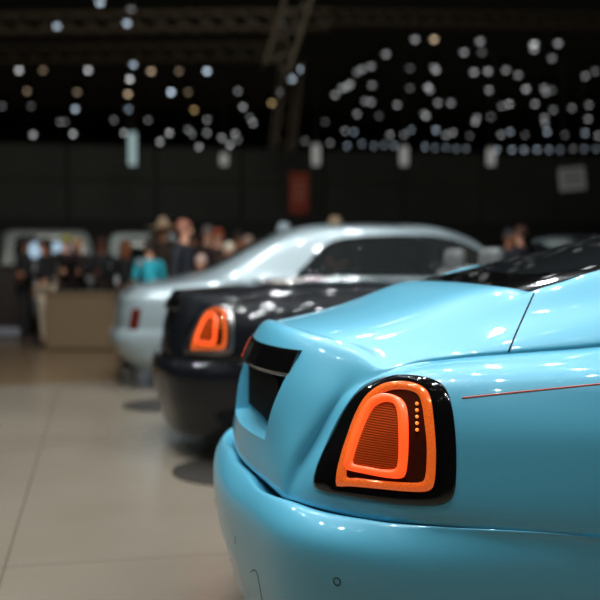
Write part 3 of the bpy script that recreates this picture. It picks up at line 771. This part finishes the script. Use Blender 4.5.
# ---------------- lamps on the hall ceiling
CAN = mat('lamp_can', rgb(26, 26, 25), .6)
def emit(name, col, s):
    m = bpy.data.materials.new(name); m.use_nodes = True; nt = m.node_tree
    for n in list(nt.nodes):
        if n.type != 'OUTPUT_MATERIAL': nt.nodes.remove(n)
    e = nt.nodes.new('ShaderNodeEmission'); e.inputs[0].default_value = (*col, 1); e.inputs[1].default_value = s
    nt.links.new(e.outputs[0], nt.nodes['Material Output'].inputs['Surface']); return m
TONE = {'c': (.70, .85, 1.0), 'n': (.88, .90, .92), 'w': (1.0, .74, .48), 'y': (1.0, .70, .30), 'o': (1.0, .30, .08)}
LMATS = {}
def lamp_mesh(tone, s):
    if (tone, s) in LMATS: return LMATS[(tone, s)]
    bm = bmesh.new()
    add_lathe(bm, [(.03, .42), (.16, .40), (.20, .05), (.20, -.02), (.165, -.02)], 'Z', 20)
    add_cyl(bm, (0, 0, -.021), (0, 0, .02), .19, seg=20)
    add_sphere(bm, (0, 0, -.03), (.11, .11, .08), 14, 1)
    add_cyl(bm, (0, 0, .40), (0, 0, .85), .02, seg=8)
    bmesh.ops.recalc_face_normals(bm, faces=bm.faces[:])
    me = bpy.data.meshes.new('hall_lamp'); bm.to_mesh(me); bm.free(); me.materials.append(CAN); me.materials.append(emit('lamp_' + tone, TONE[tone], s)); me.shade_smooth()
    LMATS[(tone, s)] = me; return me
LAMPS = '''57 25 c 3;97 30 c 3;127 22 c 3;131 8 n 1;100 1 c 3;232 43 n 2;282 24 n 1;19 69 n 2.5;43 69 w 1;88 69 n 3;133 63 c 4;151 70 w 3;207 70 c 4;179 70 w .8;130 78 n 3;128 93 w 2.4;171 91 c 4;188 91 w .8;27 90 w 1;77 91 w 1.2;238 90 n .9;
75 108 c 2.5;128 108 c 2.6;31 105 n .5;60 121 n .8;194 109 y 1.6;243 106 n 1.2;207 119 n 1;253 122 n 1.1;250 117 n .7;114 119 n .8;148 119 n .7;73 133 n 1.5;33 134 n 1.5;124 132 n 1.3;143 147 n 1.3;160 141 n 1.5;169 132 n 1.7;188 129 n 1;192 133 n .8;207 132 n 1;199 146 n 1.4;197 150 n 1.2;222 137 n 1.3;235 133 n 1.4;230 144 n 1.3;238 139 n .7;301 68 c 3.5;292 78 c 3.2;280 91 n 3;272 102 y 2;295 139 n .5;42 30 o .8;26 30 o .5;2 105 n .7;65 121 n .5;
415 38 n 1.6;434 38 w 3;480 40 n 1.5;464 51 n 1.6;482 51 n .5;534 43 n 3;534 48 n 1.5;558 42 n 1.5;552 57 n 1;386 53 n 1.3;410 67 n .5;436 69 n 1.6;434 66 n .8;474 71 n 1.7;488 70 n 2;506 69 n 1.5;518 74 n 1.1;362 68 n 1.2;371 65 n 1.6;357 71 n 1;372 84 n 1.1;410 87 n .5;428 86 n 2;430 89 n 1;489 89 n 1.7;526 88 n 2;546 91 n 1.2;544 87 n .9;552 89 n .5;585 75 n 1.2;595 70 n .6;350 83 n 1.5;342 87 n 1.5;335 94 n 1.2;347 86 n 1;397 104 n 1.3;438 102 n 1.4;451 102 n 1.3;509 103 n 1.6;502 105 n .8;535 103 n 1.3;553 109 n .8;572 107 n .9;589 104 n .9;588 118 n .9;365 100 n 1;371 101 n 1.4;357 113 n 1;379 115 n .4;426 115 n 1.5;424 113 n .8;475 121 n 1.2;477 117 n .9;491 116 n .7;544 117 n 1.1;545 122 n 1;390 134 n 1.2;404 134 n 1;411 129 c .9;436 129 c 1.5;446 134 n 1;453 132 n 1;501 134 n 1;510 131 c 1.3;547 131 c 1.7;585 132 c 1.3;598 135 n 1;345 130 n .9;354 131 c .9;325 121 n .4;470 135 n .4;525 134 n .4;565 134 n .4;
305 140 n .6;317 141 n .6;330 142 n .6;347 145 c .8;362 143 c .8;374 145 c .7;384 144 c .7;394 145 c .9;425 146 c .8;435 147 c .7;446 147 c .7;456 148 c .7;466 148 c .6;490 149 n 1;497 149 c 1.3;512 149 c 1.1;524 149 c 1.1;537 149 c 1.1;549 149 c .9;560 149 c .6;573 148 n .5;584 148 c .7;596 148 c .6'''
k = 0
for ent in LAMPS.replace('\n', '').split(';'):
    u, v, t, s = ent.split(); u, v, s = float(u), float(v), float(s)
    row = v >= 139.5 and u >= 304
    depth = (9.2 - CZ) / ((261 - v) / 1000.0)
    if u < 310 and t in 'cn' and s > 1: s *= 1.35
    pix = 110 / depth * 2 * 1.0
    L = s * LAMP_GAIN * (9.0 / pix) ** 2
    L = round(2 ** (round(2 * math.log2(max(L, .05))) / 2), 3)
    p = PD(u, v, depth)
    o = bpy.data.objects.new('ceiling_spotlight', lamp_mesh(t, L)); COL.objects.link(o); o.location = p
    if row: lb, gp = 'small dim ceiling lamp in the long low row right of the truss column', 'lamps in the long low row above the partition'
    elif t in 'wyo': lb, gp = 'warm yellowish ceiling lamp glowing in the dark hall roof', 'warm ceiling lamps'
    elif t == 'c': lb, gp = 'cool bluish white ceiling lamp glowing in the dark hall roof', 'cool ceiling lamps'
    else: lb, gp = 'neutral white ceiling lamp glowing in the dark hall roof', 'neutral white ceiling lamps'
    tag(o, lb, 'lamp', gp); k += 1

# overhead lamps above the cars, outside the photograph but mirrored in the paintwork
for ix in range(9):
    for iy in range(9):
        o = bpy.data.objects.new('stand_spotlight', lamp_mesh('n', OVER)); COL.objects.link(o)
        o.location = (-4.5 + ix * 1.6 + random.uniform(-.35, .35), -4.5 + iy * 1.9 + random.uniform(-.4, .4), 6.6 + random.uniform(0, .5))
        o.scale = (.55, .55, .55)
        tag(o, 'small white spotlight hung in the rig above the three parked cars', 'lamp', 'spotlights above the cars')

# ---------------- trusses and beams under the hall roof
TRUSS = mat('truss_metal', rgb(84, 70, 56), .5, .3)
def truss(a, b, w, name='roof_truss', label='', group=None, r=.05, bays=None):
    a, b = Vector(a), Vector(b); d = (b - a); Ln = d.length; t = d.normalized()
    x = t.cross(Vector((0, 0, 1))).normalized(); z = x.cross(t); bm = bmesh.new(); n = bays or max(4, int(Ln / (w * 1.4)))
    cs = [(x * sx + z * sz) * w / 2 for sx in (-1, 1) for sz in (-1, 1)]
    for c in cs: add_cyl(bm, a + c, b + c, r, seg=8)
    for k in range(n):
        p0, p1 = a + t * Ln * k / n, a + t * Ln * (k + 1) / n
        for (i, j) in ((0, 1), (1, 3), (3, 2), (2, 0)):
            add_cyl(bm, p0 + cs[i], p1 + cs[j], r * .5, seg=6)
    return tag(bm_obj(name, bm, TRUSS), label, 'truss', group)
def beam_between(u0, v0, u1, v1, depth, w, label):
    truss(PD(u0, v0, depth), PD(u1, v1, depth), w, label=label)
for k in range(70):                       # the hall roof goes on to the right of the photograph
    o = bpy.data.objects.new('ceiling_spotlight', lamp_mesh('n' if k % 4 else 'w', 12.0)); COL.objects.link(o)
    o.location = (random.uniform(14, 46), random.uniform(8, 62), 9.2)
    a = math.atan2(o.location.x - CX, o.location.y - CY)
    if a < YAW + math.radians(17.5): o.location.x = CX + (o.location.y - CY) * math.tan(YAW + math.radians(17.5 + random.uniform(0, 14)))
    tag(o, 'bright ceiling lamp in the hall roof beyond the right-hand side of the view', 'lamp', 'ceiling lamps to the right')
beam_between(-60, 25, 330, 20, 26, .42, 'topmost horizontal roof truss in a warm glow, at the upper left')
beam_between(-60, 56, 290, 52, 30, .42, 'horizontal roof truss below the topmost one, at the upper left')
beam_between(-60, 80, 290, 80, 47, .5, 'horizontal roof truss third from the top, at the upper left')
beam_between(-60, 99, 290, 98, 53, .5, 'horizontal roof truss lowest in the upper left')
beam_between(320, 18, 640, 22, 30, .35, 'horizontal roof truss at the upper right')
beam_between(304, -20, 276, 70, 24, .60, 'steep slanting truss column top centre')
beam_between(292, 60, 282, 150, 30, .55, 'upright truss hanging at the centre above the partition')
beam_between(133, 20, 131, 128, 50, .3, 'slim upright truss above the tall hanging light tube at the left')

# hanging light tubes
TUBE_B = emit('tube_glow_blue', (.45, .62, .62), .55); TUBE_N = emit('tube_glow_white', (.55, .55, .52), .38)
for (u, v0, v1, m, lb) in ((132.5, 133, 165, TUBE_B, 'tall bluish vertical light tube hanging at the left'), (224, 154, 165, TUBE_N, 'short vertical light tube hanging above the crowd'), (316, 145, 165, TUBE_N, 'vertical light tube above the red poster, right of the truss column'), (404, 147, 165, TUBE_N, 'vertical light tube in the middle above the silver saloon roof'), (491, 149, 165, TUBE_N, 'vertical light tube left of the grey hanging sign')):
    p0, p1 = PD(u, v0, 30), PD(u, v1, 30); e = empty('hanging_light_tube', p1)
    bm = bmesh.new(); add_cyl(bm, (0, 0, 0), (0, 0, p0.z - p1.z), .13, seg=20); bm_obj('tube', bm, m, e, True)
    bm = bmesh.new(); add_cyl(bm, (0, 0, p0.z - p1.z), (0, 0, p0.z - p1.z + .12), .15, seg=20); add_cyl(bm, (0, 0, p0.z - p1.z), (0, 0, p0.z - p1.z + 3), .012, seg=6); bm_obj('fitting', bm, CAN, e)
    tag(e, lb, 'lamp')
# posters / signs
RED = mat('poster_red', rgb(150, 48, 26), .6); REDL = mat('poster_pale', rgb(190, 120, 90), .6)
p = PD(299, 193, 30.5); e = empty('poster', (p.x, p.y, p.z))
bm = bmesh.new(); add_box(bm, (0, 0, 0), (.62, .05, 1.25), bevel=.01); bm_obj('panel', bm, RED, e)
for k, hgt in enumerate((.30, .12, -.05, -.2)):
    bm = bmesh.new(); add_box(bm, (0, -.03, hgt), (.40, .01, .07)); bm_obj('printed_line', bm, REDL, e)
bm = bmesh.new()
for s in (-.27, .27): add_cyl(bm, (s, 0, -2.1 - .92), (s, 0, -.5), .03, seg=8)
add_box(bm, (0, 0, -p.z + .02), (.7, .4, .04))
for s in (-.27, .27): add_cyl(bm, (s, 0, -p.z + .03), (s, 0, -.5), .03, seg=8)
bm_obj('stand', bm, CAN, e)
tag(e, 'red banner with pale printed lines on the dark partition', 'banner')
REFLP = emit('reflection_glow', (.42, .58, .72), .9)  # glowing panels added in place of reflections in the far rear window
for (u, lb) in ((38, 'left one of two glowing bluish panels above the counters, standing in for window reflections'), (62, 'right one of two glowing bluish panels above the counters, standing in for window reflections')):
    p = PD(u, 250, 16.6); e = empty('reflection_stand_in', (p.x, p.y, 0), -.18)
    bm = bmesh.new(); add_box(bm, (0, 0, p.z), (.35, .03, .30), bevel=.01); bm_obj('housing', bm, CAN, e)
    bm = bmesh.new(); add_box(bm, (0, -.017, p.z), (.31, .006, .26)); bm_obj('reflection_panel', bm, REFLP, e)
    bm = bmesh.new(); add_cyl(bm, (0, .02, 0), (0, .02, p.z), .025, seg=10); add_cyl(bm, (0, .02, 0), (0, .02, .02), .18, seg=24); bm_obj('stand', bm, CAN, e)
    tag(e, lb, 'reflection_panel')
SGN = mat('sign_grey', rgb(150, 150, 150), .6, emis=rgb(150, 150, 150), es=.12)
p = PD(572, 179, 28); e = empty('hanging_sign', (p.x, p.y, p.z), 0)
R_ = Matrix.Rotation(math.radians(-6), 4, 'Y')
bm = bmesh.new(); add_box(bm, (0, 0, 0), (.78, .06, .62), rot=R_, bevel=.01); bm_obj('panel', bm, SGN, e)
for hgt in (.16, .02, -.13):
    bm = bmesh.new(); add_box(bm, R_ @ Vector((0, -.035, hgt)), (.6, .01, .05), rot=R_); bm_obj('printed_line', bm, CAN, e)
bm = bmesh.new()
for s in (-.3, .3): add_cyl(bm, (s, 0, .3), (s, 0, 3.2), .012, seg=6)
bm_obj('cable', bm, CAN, e)
tag(e, 'small grey rectangular sign hanging tilted at the right', 'sign')

# ---------------- people
SKINS = {'fair': rgb(205, 150, 122), 'tan': rgb(170, 112, 80), 'deep': rgb(110, 66, 46)}
MC = {}
def cm(name, col, rough=.8):
    if name not in MC: MC[name] = mat(name, col, rough)
    return MC[name]
def skin_mesh(name, verts, edges, radii, root, material, parent, sub=2):
    me = bpy.data.meshes.new(name); me.from_pydata(verts, edges, []); o = bpy.data.objects.new(name, me); COL.objects.link(o)
    m = o.modifiers.new('skin', 'SKIN'); m.use_smooth_shade = True
    if not me.skin_vertices: me.attributes  # layer is created by the modifier below
    sk = me.skin_vertices[0].data if me.skin_vertices else None
    for i, r in enumerate(radii):
        sk[i].radius = (r, r) if not isinstance(r, tuple) else r; sk[i].use_root = (i == root)
    s = o.modifiers.new('sub', 'SUBSURF'); s.levels = sub; s.render_levels = sub
    bpy.context.view_layer.update(); dg = bpy.context.evaluated_depsgraph_get()
    nm = bpy.data.meshes.new_from_object(o.evaluated_get(dg)); o.modifiers.clear(); o.data = nm
    nm.materials.clear(); nm.materials.append(material); nm.shade_smooth()
    if parent: o.parent = parent
    return o
def person(loc, face, label, skin='fair', hair=rgb(40, 28, 20), top=rgb(14, 14, 16), bottom=rgb(14, 14, 16), h=1.75, long_hair=False, arm='down', lean=0.0, seated=False, hat=None, bald=False, sleeves=True, group=None):
    P = empty('person', (loc[0], loc[1], 0), face)       # faces +x at 0
    k = h / 1.75
    hip = .93; sit = -.42 if seated else 0
    J = {}
    def add(n, x, y, z): J[n] = Vector((x * k, y * k, (z + sit) * k))
    add('pelvis', 0, 0, .95); add('waist', lean * .3, 0, 1.10); add('chest', lean * .7, 0, 1.30); add('collar', lean, 0, 1.44); add('neck', lean + .005, 0, 1.50)
    add('jaw', lean + .02, 0, 1.575); add('face', lean + .018, 0, 1.64); add('crown', lean, 0, 1.70)
    for s, S in ((-1, 'r'), (1, 'l')):
        add('hip' + S, 0, s * .10, .90)
        if seated:
            add('knee' + S, .44, s * .12, .90); add('ankle' + S, .44, s * .12, .50); add('toe' + S, .58, s * .13, .455)
        else:
            add('knee' + S, .02 * s, s * .11, .50); add('ankle' + S, -.01 * s, s * .12, .09); add('toe' + S, .14, s * .14, .035)
        add('sh' + S, lean, s * .19, 1.40)
        if arm == 'down' or (arm == 'one' and s == 1):
            add('el' + S, lean - .02, s * .25, 1.12); add('wr' + S, lean + .08, s * .26, .88)
        elif arm in ('front',):
            add('el' + S, lean + .04, s * .25, 1.14); add('wr' + S, lean + .30, s * .14, 1.16)
        else:
            add('el' + S, lean + .14, s * .28, 1.46); add('wr' + S, lean + .16, s * .12, 1.64)
        d = (J['wr' + S] - J['el' + S]).normalized()
        J['hand' + S] = J['wr' + S] + d * .075 * k
    names = list(J); idx = {n: i for i, n in enumerate(names)}
    rad = dict(pelvis=.135, waist=.125, chest=.140, collar=.085, neck=.052, jaw=.068, face=.088, crown=.072)
    for S in 'rl': rad.update({'hip' + S: .092, 'knee' + S: .056, 'ankle' + S: .038, 'toe' + S: .032, 'sh' + S: .058, 'el' + S: .040, 'wr' + S: .027, 'hand' + S: .034})
    E = [('pelvis', 'waist'), ('waist', 'chest'), ('chest', 'collar'), ('collar', 'neck'), ('neck', 'jaw'), ('jaw', 'face'), ('face', 'crown')]
    for S in 'rl': E += [('pelvis', 'hip' + S), ('hip' + S, 'knee' + S), ('knee' + S, 'ankle' + S), ('ankle' + S, 'toe' + S), ('collar', 'sh' + S), ('sh' + S, 'el' + S), ('el' + S, 'wr' + S), ('wr' + S, 'hand' + S)]
    V = [tuple(J[n]) for n in names]; R = [rad[n] * k * .92 for n in names]; ed = [(idx[a], idx[b]) for a, b in E]
    sk = mat('skin_' + skin, SKINS[skin], .55) if ('s', skin) not in MC else MC[('s', skin)]; MC[('s', skin)] = sk
    # fingers: own chains rooted in the palm
    for S, sgn in (('r', -1), ('l', 1)):
        d = (J['wr' + S] - J['el' + S]).normalized(); side = d.cross(Vector((0, sgn, 0))).normalized() if abs(d.y) < .9 else Vector((1, 0, 0))
        inward = d.cross(side).normalized()
        for f, (off, ln) in enumerate(((-.030, .060), (-.010, .072), (.010, .066), (.030, .052))):
            b0 = J['hand' + S] + side * off * k
            i0 = len(V); V += [tuple(b0), tuple(b0 + d * ln * .6 * k), tuple(b0 + d * ln * k * 1.0 + inward * .02 * k * -sgn)]; R += [.0095 * k] * 2 + [.007 * k]; ed += [(idx['hand' + S], i0), (i0, i0 + 1), (i0 + 1, i0 + 2)]
        b0 = J['wr' + S] + d * .03 * k - side * .03 * k; i0 = len(V)
        V += [tuple(b0), tuple(b0 + d * .03 * k - side * .025 * k)]; R += [.012 * k, .009 * k]; ed += [(idx['wr' + S], i0), (i0, i0 + 1)]
    body = skin_mesh('body', V, ed, R, 0, sk, P, 1)
    # face: nose, ears and eye sockets joined to the head
    bm = bmesh.new(); bm.from_mesh(body.data); hd = J['face']
    add_sphere(bm, hd + Vector((.088, 0, -.012)) * k, Vector((.018, .013, .026)) * k, 10)
    for s in (-1, 1): add_sphere(bm, hd + Vector((-.005, s * .083, -.01)) * k, Vector((.018, .010, .030)) * k, 8)
    add_sphere(bm, hd + Vector((.070, 0, -.058)) * k, Vector((.016, .026, .007)) * k, 8)
    for f in bm.faces: f.smooth = True
    bm.to_mesh(body.data); bm.free()
    for s in (-1, 1):
        bm = bmesh.new(); add_sphere(bm, hd + Vector((.078, s * .031, .012)) * k, Vector((.009, .013, .008)) * k, 8); bm_obj('eye', bm, cm('eye_dark', (.02, .015, .012), .2), P, True)
    def sub_skin(name, keys, edges, infl, col, root):
        ii = {n: i for i, n in enumerate(keys)}
        VV = [tuple(J[n]) for n in keys]; RR = [rad[n] * k * .92 + infl for n in keys]
        return skin_mesh(name, VV, [(ii[a], ii[b]) for a, b in edges], RR, ii[root], cm(name + '_%.3f_%.3f_%.3f' % col, col), P, 1)
    up = ['pelvis', 'waist', 'chest', 'collar'] + [n + S for S in 'rl' for n in (('sh', 'el', 'wr') if sleeves else ('sh', 'el'))]
    ue = [('pelvis', 'waist'), ('waist', 'chest'), ('chest', 'collar')] + [(a + S, b + S) for S in 'rl' for a, b in ((('sh', 'el'), ('el', 'wr')) if sleeves else (('sh', 'el'),))] + [('collar', 'sh' + S) for S in 'rl']
    sub_skin('jacket', up, ue, .020 * k, top, 'pelvis')
    lo = ['pelvis'] + [n + S for S in 'rl' for n in ('hip', 'knee', 'ankle')]
    sub_skin('trousers', lo, [('pelvis', 'hip' + S) for S in 'rl'] + [(a + S, b + S) for S in 'rl' for a, b in (('hip', 'knee'), ('knee', 'ankle'))], .013 * k, bottom, 'pelvis')
    for S in 'rl':
        bm = bmesh.new(); a = J['ankle' + S]; t = J['toe' + S]; c = (a + t) / 2
        add_sphere(bm, (c.x + .01, c.y, t.z + .01), (.135 * k, .048 * k, .045 * k), 12); bm_obj('shoe', bm, cm('shoe', (.01, .01, .01), .4), P, True)
    if not bald:
        bm = bmesh.new(); add_sphere(bm, hd + Vector((-.022, 0, .035)) * k, Vector((.098, .096, .088)) * k, 16)
        if long_hair: add_sphere(bm, hd + Vector((-.055, 0, -.07)) * k, Vector((.065, .095, .15)) * k, 14)
        bm_obj('hair', bm, cm('hair_%.3f_%.3f_%.3f' % hair, hair, .6), P, True)
    if hat:
        bm = bmesh.new(); c = hd + Vector((-.01, 0, .05)) * k
        add_lathe(bm, [(.02 * k, .16 * k), (.06 * k, .14 * k), (.095 * k, .05 * k), (.10 * k, .02 * k), (.27 * k, -.005 * k), (.27 * k, -.012 * k), (.10 * k, .008 * k)], 'Z', 28, origin=c)
        ht = bm_obj('hat', bm, cm('straw', hat, .8), P, True)
    return tag(P, label, 'person', group)
def at(u, depth): return ground(u, depth)
BK = rgb(14, 14, 16)
person(at(24, 15.0), 0.2, 'person in black standing left of the tan counter, full height', 'deep', rgb(20, 14, 12), BK, BK, 1.64)
person(at(45, 14.75), 2.9, 'person in cream trousers half hidden behind the standing person in black', 'tan', rgb(25, 18, 14), rgb(18, 18, 20), rgb(190, 172, 148), 1.60, arm='front')
person(at(63, 15.6), -1.4, 'fair-haired person leaning over the left half of the tan counter', 'fair', rgb(150, 150, 70), rgb(30, 14, 12), BK, 1.66, seated=False, lean=.42, arm='front')
person(at(79, 16.5), -1.6, 'blond person leaning over the middle of the tan counter', 'fair', rgb(190, 150, 100), rgb(26, 22, 20), BK, 1.62, lean=.42, arm='front')
person(at(102, 15.6), -1.5, 'dark-clothed person behind the right half of the tan counter', 'deep', rgb(60, 26, 18), rgb(18, 18, 20), BK, 1.62, arm='front')
person(at(126, 15.0), 1.2, 'woman with long brown hair in black, right of the tan counter', 'tan', rgb(120, 62, 22), rgb(10, 10, 10), BK, 1.56, long_hair=True)
person(at(151, 13.6), 1.9, 'person in turquoise top seen from behind, left of the man in the navy suit', 'fair', rgb(50, 36, 28), rgb(40, 170, 185), rgb(170, 185, 205), 1.52, sleeves=False, lean=.05, arm='front')
person(at(163, 17.0), -1.3, 'person wearing a wide straw hat behind the turquoise top', 'tan', rgb(40, 28, 20), rgb(60, 44, 30), BK, 1.90, hat=rgb(190, 165, 135), long_hair=True, arm='up')
person(at(184, 11.9), -.5, 'man in a dark navy suit, largest of the crowd, in front of the straw hat', 'fair', rgb(150, 96, 76), rgb(16, 20, 28), BK, 1.74)
person(at(201, 12.6), -2.6, 'pale-faced short person just behind the sloping boot of the silver saloon', 'fair', rgb(205, 175, 160), rgb(190, 165, 155), BK, 1.33)
person(at(208, 15.5), -1.8, 'grey-haired person standing behind the crowd, left of the red-haired one', 'fair', rgb(110, 100, 95), rgb(40, 26, 20), BK, 1.80)
person(at(218, 14.6), -1.5, 'red-haired person in the middle of the crowd', 'fair', rgb(140, 58, 24), rgb(40, 20, 14), BK, 1.73)
person(at(229, 13.2), -1.9, 'white-haired person at the front of the crowd behind the silver saloon', 'fair', rgb(215, 200, 175), rgb(150, 120, 100), BK, 1.50)
person(at(248, 14.4), -2.4, 'person with a pale face and dark jacket, rightmost of the crowd', 'fair', rgb(150, 125, 110), rgb(30, 24, 22), BK, 1.62)
person(at(239, 16.0), -1.2, 'dark-haired person in a brown jacket at the back of the crowd', 'tan', rgb(36, 22, 16), rgb(66, 36, 22), BK, 1.72)
person(at(193, 16.8), -1.2, 'brown-jacketed person behind the man in the navy suit', 'tan', rgb(40, 26, 18), rgb(76, 42, 26), BK, 1.70)
person(at(284, 13.0), -1.6, 'person in a pale grey hood behind the rear pillar of the silver saloon', 'fair', rgb(150, 165, 170), rgb(150, 165, 170), rgb(150, 165, 170), 1.75)
person(at(335, 14.5), -1.6, 'blond person whose head shows above the silver saloon roof', 'fair', rgb(170, 145, 110), rgb(24, 24, 24), BK, 1.90)
person(at(520, 14.0), 2.4, 'red-faced dark-clad person right of the silver saloon roof', 'fair', rgb(80, 50, 38), rgb(26, 30, 38), rgb(22, 24, 28), 1.74)
person(at(509, 14.8), -1.6, 'grey-hooded person just behind the front of the silver saloon roof', 'tan', rgb(50, 56, 60), rgb(40, 46, 52), BK, 1.72)

# ------------------------------------------------------------------ lights
def area(loc, size, power, col=(1, 1, 1), target=None, sy=None):
    d = bpy.data.lights.new('fill_light', 'AREA'); d.energy = power; d.color = col; d.shape = 'RECTANGLE'; d.size = size; d.size_y = sy or size
    o = bpy.data.objects.new('fill_light', d); COL.objects.link(o); o.location = loc
    if target: o.rotation_euler = (Vector(target) - Vector(loc)).to_track_quat('-Z', 'Y').to_euler()
    return o
def spot_disc(loc, power, size=.22, col=(.93, .97, 1), target=None):  # serves the overhead stand spots and the added fill rows
    d = bpy.data.lights.new('stand_or_fill_light', 'AREA'); d.energy = power; d.color = col; d.shape = 'DISK'; d.size = size
    o = bpy.data.objects.new('stand_or_fill_light', d); COL.objects.link(o); o.location = loc
    if target: o.rotation_euler = (Vector(target) - Vector(loc)).to_track_quat('-Z', 'Y').to_euler()
for x in (-1.4, .8, 3.2): spot_disc((x, 5.6, 6.1), 62, .2, target=(x, 8.6, .8))  # row aimed at the silver car, tilted out of the blue deck's reflection
for y in (-.9, 1.6, 4.2):
    for x, p in ((-1.3, 70), (-.5, 62), (.5, 42), (1.5, 34), (2.6, 34), (3.7, 26)):
        spot_disc((x + .37 * math.sin(y * 3 + x), y + .3 * math.cos(x * 2), 6.1), p, .13)
for y in (.2, 1.4, 3.4, 5.2): spot_disc((-3.9, y, 5.8), 30, .13)  # unseen fill added behind the tails, for bumpers and the floor beneath
for x in (.6, 2.4, 4.2): spot_disc((x, -4.2, 6.6), 42, .13)  # unseen fill added on the camera side to brighten the near flank
area((2, 13, 9), 5, 230, (.95, 1, .88), (9, 31, 3.5), sy=2)  # added fill for the partition, turned away so its source stays unseen
area((-9, 12, 8), 5, 130, (.95, 1, .88), (-8, 31, 3.5), sy=2)  # second added fill, for the left part of the partition
area((-6, 11.5, 5.5), 1.5, 40, (1, .86, .70), (-4, 15, 1.0))  # unseen warm fill aimed at the counters and crowd
area((8, 45, 6.0), 50, 150, (1, .90, .78), (8, 45, 13), sy=60)  # huge unseen sheet facing up, added to lift the dark roof
W = bpy.data.worlds.new('world'); SC.world = W; W.use_nodes = True
W.node_tree.nodes['Background'].inputs['Color'].default_value = (.010, .011, .009, 1)
SC.view_settings.view_transform = 'Standard'; SC.view_settings.look = 'None'; SC.view_settings.gamma = 1; SC.view_settings.exposure = 0
SC.view_settings.use_curve_mapping = False
SC.cycles.max_bounces = 6; SC.cycles.use_denoising = True
